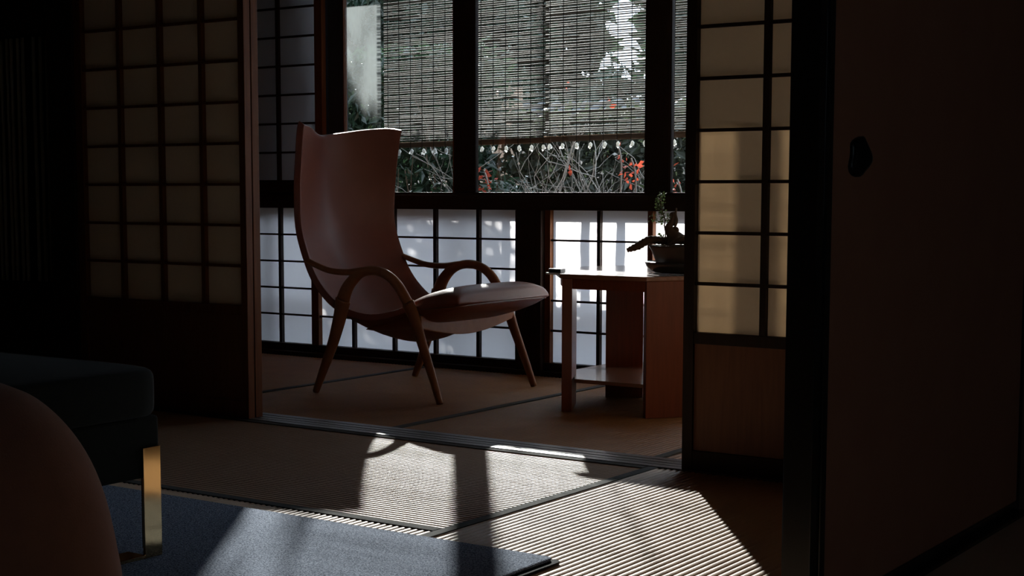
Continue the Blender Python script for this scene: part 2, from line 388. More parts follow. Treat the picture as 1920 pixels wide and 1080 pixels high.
# tall inner paper screen pushed to the left of the window
root = empty('window_11', (-5.5, YB-.03, .85), kind='structure')
l = MB(); l.box(-5.494, -5.476, YB-.050, YB-.032, .848, 1.85)
for k in range(7): l.box(-5.80, -5.226, YB-.048, YB-.034, .905+.147*k-.005, .905+.147*k+.005)
l.build('lattice', M['dark'], root)
MB().box(-5.80, -5.226, YB-.031, YB-.030, .90, 1.85).build('paper', M['paper'], root)
q = MB(); q.box(-5.226, -5.176, YB-.055, YB-.022, .848, 1.87); q.build('stile', M['brown'], root, bevel=.002)
MB().box(-5.80, -5.226, YB-.053, YB-.024, .848, .905).build('bottom_rail', M['dark'], root)
adopt(root)

# ------------------------------------------------------------------ outside: veranda railing, reed blinds
rl = empty('veranda_railing', (-4.2, YB+.2, -.4), 'bamboo and timber railing just outside the low paper screens', 'railing')
for z0, r in ((.800, .014), (.370, .018)): MB().tube([(-5.70, YB+.185, z0), (-.6, YB+.185, z0)], r, 8).build('rail', M['fence'], rl)
for x in (-5.60, -5.22, -4.39, -4.20, -3.76, -3.575, -3.20, -2.9, -2.6, -2.3, -2.0, -1.7, -1.4):
    w = .036 if x in (-4.39, -5.60) else .020
    path = [(x+.003*math.sin(i*1.7+x*9), YB+.155, -.06+.0895*i) for i in range(11)]
    MB().tube(path, [w*(.95+.1*((i*7) % 3)/2) for i in range(11)], 8).build('baluster', M['trunk'], rl)
MB().box(-5.72, -.6, YB+.125, YB+.20, -.06, .08).build('shade_board', M['dark'], rl)  # unseen board added to darken the foot of the paper screens
adopt(rl)
MB().box(-5.72, -.6, YB+.122, YB+.95, -.11, -.062).build('veranda_deck', M['fence'], label='narrow timber veranda deck outside the window wall, under the railing', cat='deck')
sb = empty('shade_box', (-6.1, YB+.4, -.1), 'unseen timber box added for shade outside the far left end of the window', 'box')  # unseen box added to dim the far left paper screens
q = MB(); q.box(-6.5, -5.74, YB+.125, YB+.60, 0, 2.25); q.build('box_body', M['dark'], sb); MB().box(-6.5, -5.74, YB+.60, YB+.612, .0, 2.25).build('front_boards', M['fence'], sb)
MB().box(-6.5, -5.74, YB+.125, YB+.612, -.40, -.001).build('plinth', M['dark'], sb)
adopt(sb)

def blind(x0, x1, y, z0, tilt, seed, label):
    r = random.Random(seed)
    root = empty('reed_blind', ((x0+x1)/2, y, z0), label, 'blind', 'reed blinds hanging under the eaves')
    sl = MB(); z = z0+.045; segs = 9
    while z < 2.34:
        a = r.gauss(0, .0022); h = r.uniform(.0028, .0041); ph = r.uniform(0, 6)
        prev = None
        path = []
        for i in range(segs+1):
            t = i/segs; x = x0+(x1-x0)*t
            path.append((x, y+r.uniform(-.001, .001), z+a*(t-.5)*2+tilt*(t-.5)*(x1-x0)+.0013*math.sin(ph+t*9)+r.gauss(0, .0006)))
        sl.tube(path, h, 5, ry=h*1.0)
        z += r.uniform(.0098, .0132)
    sl.build('reed_slats', M['reed'], root)
    b = MB(); zc = z0+.02
    b.tube([(x0-.01, y, zc-tilt*(x1-x0)/2), (x1+.01, y, zc+tilt*(x1-x0)/2)], .005, 8, ry=.015); b.build('bottom_batten', M['batten'], root)
    MB().tube([(x0-.02, y, 2.35), (x1+.02, y, 2.35)], .02, 8).build('top_roller', M['fence'], root)
    n = round((x1-x0)/.083)
    for i in range(n+1):
        x = x0+.03+(x1-x0-.06)*i/n; dz = tilt*(x-(x0+x1)/2)
        MB().box(x-.0013, x+.0013, y-.006, y-.0035, z0+dz-.005, 2.35).build('cord', M['cord'], root)
        k = MB(); c = Vector((x+r.uniform(-.006, .006), y, z0+dz-.016))
        k.tube([c+Vector((0, 0, .014)), c+Vector((.002, 0, .004)), c+Vector((r.uniform(-.006, .006), 0, -.010))], [.003, .010, .006], 6)
        for w in range(3):
            a = r.uniform(-1, 1)*1.2 - PI/2
            d = Vector((math.cos(a), r.uniform(-.3, .3), math.sin(a)))*r.uniform(.014, .024); e = Vector((-d.z, 0, d.x))*.35
            k.add([c, c+d*.6+e, c+d, c+d*.6-e], [(0,1,2,3)])
        k.build('cord_knot', M['tassel'], root, label='white knotted cord end')
    adopt(root)
blind(-5.30, -4.235, 6.60, 1.085, .012, 3, 'wide reed blind hanging behind the left window post')
blind(-4.275, -2.72, 6.63, 1.105, .012, 5, 'wide reed blind hanging between and beyond the two window posts')

# ------------------------------------------------------------------ garden
st(MB().box(-26, 8, YB+.12, 30, -.5, -.40), 'ground', M['gravel'])
def leaves(mb, n, c, rad, size, r, droop=0, shell=.35, asp=.45):
    for _ in range(n):
        while True:
            d = Vector((r.uniform(-1, 1), r.uniform(-1, 1), r.uniform(-1, 1)))
            if shell*shell < d.length_squared < 1: break
        p = Vector((c[0]+d.x*rad[0], c[1]+d.y*rad[1], c[2]+d.z*rad[2]))
        a = Vector((r.gauss(0, 1), r.gauss(0, 1), r.gauss(0, 1)-droop)).normalized()
        b = a.cross(Vector((r.gauss(0, 1), r.gauss(0, 1), r.gauss(0, 1)))).normalized()
        s = size*r.uniform(.6, 1.3); w = s*asp*.5
        nn = a.cross(b)*s*.08
        mb.add([p, p+a*s*.45+b*w+nn, p+a*s, p+a*s*.45-b*w+nn], [(0,1,2,3)])
def branches(mb, p, d, L, r0, depth, r, spread=.6, tips=None, curve=.25, kids=3):
    P = [p]; q = p.copy(); dd = d.copy(); n = 4
    for i in range(n):
        dd = (dd+Vector((r.gauss(0, curve), r.gauss(0, curve), r.gauss(0, curve*.6)+.04))).normalized(); q = q+dd*(L/n); P.append(q.copy())
    mb.tube(P, [r0*(1-.45*i/n) for i in range(n+1)], 4 if depth < 2 else 5, caps=False)
    if depth <= 0:
        if tips is not None: tips.append(P[-1])
        return
    for k in range(kids):
        i = r.randint(1, n); nd = (dd+Vector((r.gauss(0, spread), r.gauss(0, spread), r.gauss(0, spread)*.7+.1))).normalized()
        branches(mb, P[i], nd, L*r.uniform(.5, .8), r0*.55, depth-1, r, spread, tips, curve, kids)
def shrub(kind, x, y, h, w, n, size, m, seed, label, group, blobs=5, tm='trunk', asp=.45, thin=.35, cat='shrub'):
    r = random.Random(seed); root = empty(kind, (x, y, -.40), label, cat, group)
    b = MB(); t = []
    for k in range(3): branches(b, Vector((x+r.uniform(-.1, .1), y, -.40)), Vector((r.gauss(0, .25), r.gauss(0, .2), 1)).normalized(), (h+.4)*.5, .022, 2, r, .5, t)
    b.build('branches', M[tm], root)
    f = MB()
    for k in range(blobs):
        cx = x+r.uniform(-.55, .55)*w; cz = -.4+(h+.4)*r.uniform(.25, .78); rr = w*r.uniform(.35, .5)
        leaves(f, n//blobs, (cx, y+r.uniform(-.25, .25)*w, cz), (rr, rr*.8, min(rr, (h-cz))*1.0), size, r, .3, thin, asp)
    f.build('foliage', m, root, kind='stuff')
    adopt(root)
def hedge(x0, x1, y0, y1, h, n, m, seed, label, size=.07, asp=.45):
    r = random.Random(seed); root = empty('clipped_hedge', ((x0+x1)/2, (y0+y1)/2, -.40), label, 'hedge', 'hedges behind the railing')
    b = MB()
    for k in range(int((x1-x0)/.35)):
        branches(b, Vector((x0+.2+k*.35, (y0+y1)/2+r.uniform(-.1, .1), -.40)), Vector((r.gauss(0, .2), 0, 1)).normalized(), (h+.4)*.5, .018, 2, r, .5, [])
    b.build('branches', M['trunk'], root)
    f = MB()
    for _ in range(n):
        x = r.uniform(x0, x1); y = y0+(y1-y0)*r.random(); top = h-.02*abs(math.sin(x*3.1+seed))-.018*abs(r.gauss(0, 1))
        z = -.38+(top+.38)*r.random()**.8
        leaves(f, 1, (x, y, z), (.02, .02, .02), size, r, .3, 0, asp)
    f.build('foliage', m, root, kind='stuff'); adopt(root)
hedge(-9.4, -5.62, 7.95, 8.35, 1.80, 34000, M['leafd'], 51, 'tall dark hedge behind the chair, filling the pane left of the first window post', .09, .36)
hedge(-5.55, -1.2, 8.05, 8.40, 1.37, 30000, M['leafg'], 52, 'lower grey-green hedge behind the bare shrubs, right of the first window post', .085)
GE = 'evergreen shrubs behind the railing'
shrub('evergreen_shrub', -5.85, 7.45, 1.05, .42, 900, .11, M['leafd'], 12, 'long-leaved evergreen shrub just left of the first window post', GE, asp=.28)
shrub('evergreen_shrub', -5.15, 7.50, 1.15, .36, 900, .10, M['leafd'], 13, 'dark evergreen shrub just right of the first window post', GE, asp=.36)
shrub('evergreen_shrub', -3.92, 7.40, 1.25, .30, 700, .07, M['leaf'], 14, 'bright green shrub in the narrow pane beside the right-hand door', GE, asp=.5)
def twiggy(x, y, h, seed, label, red=0):
    r = random.Random(seed); root = empty('bare_shrub', (x, y, -.40), label, 'shrub', 'bare winter shrubs in the garden')
    b = MB(); tips = []
    for k in range(12):
        branches(b, Vector((x+r.uniform(-.25, .25), y+r.uniform(-.15, .15), -.40)), Vector((r.gauss(0, .35), r.gauss(0, .3), 1)).normalized(), (h+.4)*.55, .011, 3, r, .75, tips, .22, 3)
    b.build('twigs', M['twig'], root, kind='stuff')
    f = MB(); g = MB()
    for t in tips:
        if r.random() < .12: leaves(g, 1, t, (.01, .01, .01), .03, r, 0, 0, .6)
        if t.z > h*.55 and r.random() < red: leaves(f, 3, t, (.03, .03, .04), .045, r, 0, 0, .7)
    if g.v: g.build('pale_buds', M['tassel'], root, kind='stuff')
    if f.v: f.build('red_leaves', M['leafr'], root, kind='stuff', label='scarlet autumn leaves')
    adopt(root)
twiggy(-4.98, 7.62, 1.05, 21, 'bare grey shrub beside the dark evergreen, centre of the window')
twiggy(-4.72, 7.30, 1.12, 22, 'bare twiggy shrub at the middle of the wide pane')
twiggy(-4.42, 7.55, 1.15, 23, 'bare shrub with a few scarlet leaves left of the second window post', .05)
twiggy(-4.20, 7.20, 1.10, 25, 'bare shrub behind the second window post')
def redspray(c, n, seed, label):
    r = random.Random(seed); root = empty('scarlet_spray', (c[0], c[1], -.40), label, 'shrub', 'scarlet-leaved sprays in the garden')
    b = MB(); b.tube(catmull([(c[0]+.05, c[1], -.4), (c[0]-.02, c[1], .1), (c[0]+.03, c[1], c[2]-.12), (c[0], c[1], c[2]+.06)]), .005, 5); b.build('stem', M['twig'], root)
    f = MB(); leaves(f, n, c, (.06, .05, .075), .034, r, .3, 0, .7); f.build('red_leaves', M['leafr'], root, kind='stuff')
    adopt(root)
redspray((-4.9501, 7.05, 0.907), 26, 31, 'scarlet leaves low beside the first window post, on the right of it')
redspray((-4.0133, 7.05, 0.965), 22, 32, 'scarlet leaves on a twig left of the second window post')
redspray((-4.1299, 7.1, 1.045), 7, 33, 'small scarlet leaf cluster hanging highest, left of the second window post')
redspray((-3.7129, 7.0, 0.8542), 10, 34, 'pinkish red leaves at the foot of the narrow right pane')
# garden wall, fence and a farther row of trees
gw = empty('garden_wall', (-9, 13, -.4), 'grey-brown plaster garden wall with a tiled cap beyond the shrubs', 'wall')
MB().box(-15, -4.5, 12.9, 13.15, -.4, 1.5).build('wall_face', M['earthwall'], gw)
cp = MB(); cp.prism([(-15.1, 12.7), (-4.4, 12.7), (-4.4, 13.35), (-15.1, 13.35)], 1.5, 1.56)
for i in range(60): cp.tube([(-15+i*.178, 12.68, 1.57), (-15+i*.178, 13.0, 1.70)], .045, 6)
cp.build('tile_cap', M['tile'], gw)
adopt(gw)
fe = empty('board_fence', (-8.0, 11.2, -.4), 'tan cedar board fence seen through the reed blind', 'fence')
for i in range(7): MB().box(-8.3+i*.12, -8.19+i*.12, 11.2, 11.22, -.4, 1.75+.01*(i % 2)).build('board', M['fence'], fe)
MB().box(-8.35, -7.4, 11.22, 11.26, 1.3, 1.38).build('rail', M['fence'], fe)
adopt(fe)
def tree(x, y, h, cw, n, seed, m, label, base=.3, kids=3, lsize=.16, rx=1.0, group='trees beyond the garden wall'):
    r = random.Random(seed); root = empty('garden_tree', (x, y, -.40), label, 'tree', group)
    b = MB(); tips = []
    path = catmull([(x, y, -.4), (x+r.uniform(-.1, .1), y, h*.3), (x+r.uniform(-.15, .15), y, h*.6), (x+r.uniform(-.2, .2), y, h*.9)], 4)
    b.tube(path, [.11*(1-.8*i/(len(path)-1)) for i in range(len(path))], 8)
    for k in range(11):
        p = path[int(len(path)*(.25+.7*k/11))]
        branches(b, Vector(p), Vector((r.gauss(0, .8), r.gauss(0, .6), .35)).normalized(), cw*.8, .03, 2, r, .6, tips, .2, kids)
    b.build('trunk', M['trunk'], root)
    f = MB()
    per = max(1, n//max(1, len(tips)))
    for t in tips: leaves(f, per, t, (cw*.22*rx, cw*.22, cw*.2), lsize, r, .2, 0, .45)
    f.build('foliage', m, root, kind='stuff')
    adopt(root)
tree(-12.4, 14.2, 3.2, 1.1, 7000, 41, M['leafg'], 'leafy tree beyond the wall at the far left of the window')
tree(-11.2, 15.0, 3.3, 1.1, 8000, 42, M['leafg'], 'grey-green tree beyond the wall, left of the first window post')
tree(-10.1, 14.0, 3.2, 1.0, 8000, 43, M['leafd'], 'dark tree beyond the wall, right of the first window post')
tree(-10.05, 15.3, 3.6, .75, 5000, 44, M['leafg'], 'tree beyond the wall with the open sky to its right')
tree(-8.05, 14.0, 1.9, .55, 1500, 45, M['leafd'], 'low dark tree below the patch of open sky')
tree(-7.3, 14.3, 3.4, .6, 4000, 46, M['leafg'], 'slender tree right of the patch of open sky')
def tallhedge(x0, x1, y, h, n, seed, label):
    r = random.Random(seed); root = empty('cypress_hedge', ((x0+x1)/2, y, -.4), label, 'hedge', 'tall cypress hedges at the back of the garden')
    b = MB()
    for k in range(int((x1-x0)/.6)): b.tube([(x0+.3+.6*k, y, -.4), (x0+.3+.6*k, y, h*.9)], [.05, .015], 6)
    b.build('trunks', M['trunk'], root)
    f = MB()
    for _ in range(n):
        x = r.uniform(x0, x1); leaves(f, 1, (x, y+r.uniform(-.35, .35), -.3+(h+.3+.25*math.sin(x*2.3))*r.random()), (.02, .02, .02), .26, r, .2, 0, .5)
    f.build('foliage', M['leafd'], root, kind='stuff'); adopt(root)
tallhedge(-17, -9.80, 16.4, 4.3, 17000, 61, 'tall dark cypress hedge far behind, left of the patch of open sky')
tallhedge(-9.12, -4, 16.4, 4.1, 12000, 62, 'tall dark cypress hedge far behind, right of the patch of open sky')
# ------------------------------------------------------------------ armchair
CH = empty('wing_armchair', (-4.0, 5.26, 0), 'high-backed oxblood leather wing armchair with curved wooden arms standing in the porch', 'armchair')
YC = 5.26
cen = [(0, -4.560, 1.108), (.12, -4.567, .98), (.25, -4.556, .83), (.38, -4.525, .68), (.50, -4.465, .54), (.60, -4.39, .42), (.70, -4.295, .325), (.79, -4.19, .262), (.87, -4.08, .236), (.93, -3.98, .240), (1.0, -3.85, .285)]
edg = [(0, -4.415, 1.142), (.12, -4.425, 1.00), (.25, -4.430, .85), (.38, -4.420, .70), (.50, -4.380, .58), (.60, -4.330, .485), (.70, -4.250, .405), (.79, -4.165, .362), (.87, -4.06, .345), (.93, -3.96, .358), (1.0, -3.83, .395)]
hw = [(0, .305), (.25, .318), (.5, .325), (.7, .325), (.85, .318), (1.0, .315)]
rows = []
NT, NU = 40, 24
for i in range(NT+1):
    t = i/NT; c = lin(cen, t); e = lin(edg, t); w = lin(hw, t)[0]; row = []
    for j in range(NU+1):
        u = -1+2*j/NU; s = abs(u)**(1.5 if u < 0 else 1.9)
        x = c[0]+(e[0]-c[0])*s; z = c[1]+(e[1]-c[1])*s
        if t < .12:   # the top edge dips toward the near side and lifts at the wing tips
            k = (1-t/.12)
            LB = math.exp(-((u+1.0)/.64)**6)
            z += k*LB*(1.134-z)*(1 if u < 0 else 0)
            z += k*(-.008*math.exp(-((u+.12)/.22)**2) + .008*math.exp(-((u-.6)/.3)**2))
            x += k*.004*s
        if t < .34 and u > 0: x += .045*s*(1-t/.34)
        if t < .08 and u > .8: z -= .016*((u-.8)/.2)**2*(1-t/.08)
        row.append((x, YC+u*w, z))
    rows.append(row)
sh = MB(); sh.grid([list(r_) for r_ in rows]); so = sh.build('backrest_shell', M['leather'], CH, label='oxblood leather wing back')
m = so.modifiers.new('solid', 'SOLIDIFY'); m.thickness = .030; m.offset = 1; m.use_rim = True
bv = so.modifiers.new('bevel', 'BEVEL'); bv.width = .011; bv.segments = 3; bv.limit_method = 'ANGLE'; bv.angle_limit = math.radians(50)
# seat cushion: lofted wedge with a rounded front
stn = [(-4.17, .262, .272, .200), (-4.08, .262, .312, .275), (-3.98, .268, .362, .300), (-3.88, .285, .412, .312), (-3.80, .305, .443, .322), (-3.72, .325, .463, .330), (-3.66, .345, .472, .335), (-3.62, .362, .466, .335), (-3.596, .380, .452, .334), (-3.584, .394, .420, .331)]
rows = []
def seat_row(x, z0, z1, w, n=36):
    out = []
    zs = z0+(z1-z0)*.45
    for k in range(n):
        a = 2*PI*k/n; ca, sa = math.cos(a), math.sin(a)
        yy = math.copysign(abs(ca)**.45, ca)*w; hh = (z1-zs) if sa > 0 else (zs-z0)
        out.append((x, YC+yy, zs+math.copysign(abs(sa)**.75, sa)*hh))
    return out
T_ = [(i, *s_) for i, s_ in enumerate(stn)]
for i in range((len(stn)-1)*3+1):
    rows.append(seat_row(*lin(T_, i/3)))
sc_ = MB(); sc_.grid(rows, True)
o0 = len(sc_.v); c0 = stn[-1]; sc_.add([(c0[0]+.004, YC, (c0[1]+c0[2])/2)], []); nb = o0-36
for k in range(36): sc_.f.append((nb+k, nb+(k+1) % 36, o0)); sc_.sm.append(True)
cushion = sc_.build('seat_cushion', M['leather'], CH)
pp = [(-3.90, YC-.316, .352), (-3.80, YC-.325, .372), (-3.70, YC-.331, .385), (-3.63, YC-.332, .392), (-3.592, YC-.315, .396), (-3.582, YC-.2, .399), (-3.578, YC, .400), (-3.582, YC+.2, .399), (-3.592, YC+.315, .396), (-3.63, YC+.332, .392), (-3.70, YC+.331, .385)]
MB().tube(catmull(pp, 5), .0035, 6).build('piping', M['leatherd'], cushion)
for s in (-1, 1):
    ya = YC+s*.335; yf = YC+s*.345
    arch = [(-3.668, yf, 0), (-3.715, yf-s*.004, .12), (-3.765, yf-s*.008, .24), (-3.800, ya, .33), (-3.838, ya, .40), (-3.880, ya+s*.004, .465), (-3.930, ya+s*.006, .507), (-3.990, ya+s*.006, .527), (-4.055, ya+s*.004, .524), (-4.110, ya, .500), (-4.155, ya, .455), (-4.182, ya, .400), (-4.200, ya, .330), (-4.236, ya+s*.003, .22), (-4.285, yf, .10), (-4.331, yf, 0)]
    cr = catmull(arch, 6)
    n = len(cr)
    def seg(a, b, r, r2, nm, lab=None):
        P = cr[a*6:b*6+1]; k = len(P)
        rr = [r[0]+(r[1]-r[0])*i/(k-1) for i in range(k)]; r2_ = [r2[0]+(r2[1]-r2[0])*i/(k-1) for i in range(k)]
        return MB().tube(P, rr, 12, ry=r2_).build(nm, M['walnut'], CH)
    seg(0, 4, (.0115, .019), (.0145, .030), 'leg'); seg(11, 15, (.019, .0115), (.040, .0145), 'leg')
    arm = MB(); P = cr[4*6:11*6+1]; k = len(P)
    arm.tube(P, [.018]*k, 12, ry=[.0235-.004*math.sin(PI*i/(k-1))+.010*max(0, (i/(k-1)-.6))/.4 for i in range(k)])
    tail = catmull([(-3.96, ya+s*.006, .522), (-4.06, ya+s*.004, .527), (-4.15, ya+s*.002, .517), (-4.25, ya, .520), (-4.33, ya-s*.004, .540), (-4.395, ya-s*.012, .562)], 6); k = len(tail)
    arm.tube(tail, [.019-.006*i/(k-1) for i in range(k)], 12, ry=[.0155-.004*i/(k-1) for i in range(k)])
    arm.build('armrest', M['walnut'], CH)
def rail(x, th, prof, nm):
    mb = MB(); A = []
    for y, z0, z1 in prof: A.append([(x, y, z0), (x+th, y, z0), (x+th, y, z1), (x, y, z1)])
    mb.grid(A, True, False); n_ = len(mb.v); mb.f += [(3,2,1,0), (n_-4, n_-3, n_-2, n_-1)]; mb.sm += [False]*2
    return mb.build(nm, M['walnut'], CH, bevel=.004)
rail(-3.795, .026, [(YC-.335+.67*i/16, .300-.045*math.sin(PI*i/16), .352-.030*math.sin(PI*i/16)) for i in range(17)], 'front_rail')
adopt(CH)

# ------------------------------------------------------------------ side table
TB = empty('side_table', (-3.0, 5.4, 0), 'reddish wooden side table with board legs, a low shelf and a plant on it', 'table')
top = [(-3.178, 5.035), (-2.795, 5.035), (-2.60, 5.32), (-2.60, 5.60), (-2.80, 5.85), (-3.24, 5.85), (-3.41, 5.60), (-3.33, 5.24)]
MB().prism(top, .518, .536).build('table_top', M['tabletop'], TB, bevel=.003)
ins = [(-3.165, 5.05), (-2.805, 5.05), (-2.62, 5.32), (-2.62, 5.59), (-2.81, 5.83), (-3.23, 5.83), (-3.385, 5.59), (-3.31, 5.25)]
ap = MB()
for i in range(8):
    a = Vector((*ins[i], 0)); b = Vector((*ins[(i+1) % 8], 0)); d = (b-a).normalized(); nn = Vector((-d.y, d.x, 0))*.018
    ap.add([a+Vector((0,0,.478)), b+Vector((0,0,.478)), b+nn+Vector((0,0,.478)), a+nn+Vector((0,0,.478)), a+Vector((0,0,.518)), b+Vector((0,0,.518)), b+nn+Vector((0,0,.518)), a+nn+Vector((0,0,.518))],
           [(3,2,1,0), (4,5,6,7), (0,1,5,4), (1,2,6,5), (2,3,7,6), (3,0,4,7)])
ap.build('apron', M['table'], TB)
def board(p, d, w, th, nm='leg', z1=.518):
    d = Vector((*d, 0)).normalized(); nn = Vector((-d.y, d.x, 0))*th; a = Vector((*p, 0)); b = a+d*w
    pts = [(a.x, a.y), (b.x, b.y), ((b+nn).x, (b+nn).y), ((a+nn).x, (a+nn).y)]
    MB().prism(pts, 0, z1).build(nm, M['table'], TB, bevel=.002)
board((-3.127, 5.045), (-.45, .89), .21, .040)
board((-2.800, 5.045), (.62, .78), .28, .028)
board((-3.235, 5.485), (.86, .51), .155, .022)
shf = [(-3.125, 5.062), (-2.807, 5.062), (-2.68, 5.26), (-2.80, 5.60), (-3.05, 5.78), (-3.19, 5.74), (-3.295, 5.575), (-3.29, 5.32)]
MB().prism(shf, .112, .127).build('shelf', M['tabletop'], TB, bevel=.002)
adopt(TB)
# small black flat piece with a white edge on the table corner
g = empty('black_flat_piece', (-3.30, 5.22, .536), 'small black flat piece with a white edge at the left corner of the side table', 'case')
MB().prism([(-3.262, 5.085), (-3.20, 5.075), (-3.205, 5.12), (-3.262, 5.13)], .5365, .552).build('black_slab', M['gadget'], g, bevel=.001)
MB().prism([(-3.272, 5.082), (-3.205, 5.070), (-3.205, 5.084), (-3.272, 5.094)], .529, .5362).build('white_edge', M['white'], g, label='white strip')
adopt(g)

# ------------------------------------------------------------------ bonsai on its dish
YP = 5.36; XC = -2.80
MB().lathe([(.0, 0), (.13, 0), (.150, .006), (.168, .024), (.176, .040), (.172, .043), (.158, .030), (.14, .018), (0, .016)], (XC, YP, .537), 1, .62, 40).build('oval_dish', M['saucer'], label='shallow dark glazed dish under the plant pot on the side table', cat='dish')
BO = empty('driftwood_bonsai', (XC, YP, .555), 'small bonsai with a long driftwood root and thin leafy stem in a dark pot', 'potted plant')
MB().lathe([(.0, .0), (.118, .0), (.122, .012), (.150, .075), (.156, .082), (.156, .090), (.148, .090), (.140, .078), (0, .076)], (XC, YP, .5535), 1, .62, 40).build('pot', M['pot'], BO)
MB().lathe([(.142, .072), (.10, .084), (.0, .092)], (XC, YP, .5535), 1, .6, 24).build('soil', M['soil'], BO)
rt = [(-3.0479, 5.33, 0.6202), (-3.031, 5.335, 0.6269), (-3.0068, 5.345, 0.638), (-2.9877, 5.355, 0.6511), (-2.9661, 5.36, 0.6621), (-2.9398, 5.365, 0.6626), (-2.9112, 5.365, 0.661), (-2.8828, 5.36, 0.6615), (-2.8522, 5.36, 0.6642), (-2.8054, 5.365, 0.6609), (-2.7588, 5.37, 0.6494)]
b = MB(); c_ = catmull(rt, 5); k = len(c_)
b.tube(c_, [.008+.010*min(1, i/10)+.002*math.sin(i*1.3) for i in range(k)], 10, ry=[.008+.008*min(1, i/10)+.0018*math.sin(i*2.1) for i in range(k)])
b.tube([(-3.0237, 5.36, 0.6334), (-3.0263, 5.36, 0.6419), (-3.0312, 5.36, 0.646)], [.005, .004, .002], 6)
# stump, loop and twisted spikes
b.tube(catmull([(-2.8451, 5.36, 0.6602), (-2.8571, 5.36, 0.6787), (-2.8691, 5.36, 0.6973), (-2.874, 5.36, 0.7098)], 4), [.044]*1+[.040, .036, .033, .030, .027, .025, .023, .021, .020, .019, .018, .018], 10)
b.tube(catmull([(-2.8738, 5.36, 0.6972), (-2.8787, 5.36, 0.7139), (-2.8672, 5.36, 0.7307), (-2.8603, 5.36, 0.7475), (-2.8558, 5.36, 0.7641), (-2.8629, 5.36, 0.7682)], 4), [.018-.0006*i for i in range(21)], 8)
b.tube(catmull([(-2.8699, 5.36, 0.7578), (-2.8652, 5.36, 0.7641), (-2.8535, 5.36, 0.7663)], 3), .009, 7)
b.tube(catmull([(-2.8596, 5.36, 0.6912), (-2.8432, 5.36, 0.6935), (-2.841, 5.36, 0.7061), (-2.8505, 5.36, 0.7122), (-2.8598, 5.36, 0.7079)], 5), .0065, 7)
b.tube(catmull([(-2.8529, 5.36, 0.7184), (-2.8438, 5.36, 0.7393), (-2.8488, 5.36, 0.7642), (-2.8468, 5.36, 0.7892)], 4), [.007-.0003*i for i in range(13)], 6)
b.build('driftwood', M['bark'], BO)
s_ = MB(); s_.tube(catmull([(-2.8946, 5.36, 0.6634), (-2.8926, 5.36, 0.6886), (-2.8977, 5.36, 0.7178), (-2.8956, 5.36, 0.7429), (-2.9054, 5.36, 0.7679), (-2.9128, 5.36, 0.7929), (-2.9179, 5.36, 0.8221), (-2.9182, 5.36, 0.8451)], 4), .0026, 6)
for a, e in (((-2.8977, 5.36, 0.7178), (-2.9282, 5.372, 0.736)), ((-2.9216, 5.36, 0.7363), (-2.9342, 5.348, 0.7427)), ((-2.8955, 5.36, 0.7366), (-2.8904, 5.372, 0.7511)), ((-2.9054, 5.36, 0.7637), (-2.9202, 5.348, 0.7637))): s_.tube([a, e], .0012, 5)
s_.build('stem', M['bark'], BO)
lf = MB(); rr = random.Random(5)
for c0_, n, sp in (((-2.9091, 5.352, 0.8409), 16, 0.01), ((-2.9227, 5.36, 0.8221), 22, 0.012), ((-2.915, 5.368, 0.8095), 22, 0.012), ((-2.918, 5.352, 0.7929), 20, 0.012), ((-2.9103, 5.36, 0.7804), 20, 0.011), ((-2.9168, 5.368, 0.7635), 10, 0.008), ((-2.9008, 5.352, 0.7471), 14, 0.012), ((-2.8931, 5.36, 0.7325), 12, 0.012), ((-2.8786, 5.368, 0.7409), 10, 0.012), ((-2.8821, 5.352, 0.7619), 4, 0.005), ((-2.9505, 5.36, 0.7591), 4, 0.01), ((-2.9451, 5.368, 0.7401), 4, 0.01), ((-2.9603, 5.352, 0.7444), 3, 0.008), ((-2.9114, 5.36, 0.6736), 12, 0.012), ((-2.9332, 5.368, 0.7382), 4, 0.008)):
    leaves(lf, n, c0_, (sp*1.3, sp, sp*1.5), .013, rr, 0, 0, .75)
lf.build('foliage', M['leaf'], BO)
adopt(BO)

# ------------------------------------------------------------------ rug
rg = empty('area_rug', (-3.3, 2.0, 0), 'slate blue area rug lying over the tatami, its corner in the sun', 'rug')
def rrect(x0, x1, y0, y1, r, n=5):
    out = []
    for cx, cy, a0 in ((x1-r, y1-r, 0), (x0+r, y1-r, 90), (x0+r, y0+r, 180), (x1-r, y0+r, 270)):
        for k in range(n+1):
            a = math.radians(a0+90*k/n); out.append((cx+r*math.cos(a), cy+r*math.sin(a)))
    return out
MB().prism(rrect(-4.9, -1.855, .4, 2.958, .02), .0028, .0062).build('rug_backing', M['rugback'], rg)
MB().prism(rrect(-4.9, -1.872, .4, 2.950, .02), .0064, .0145).build('rug_pile', M['rug'], rg, bevel=.004)
adopt(rg)

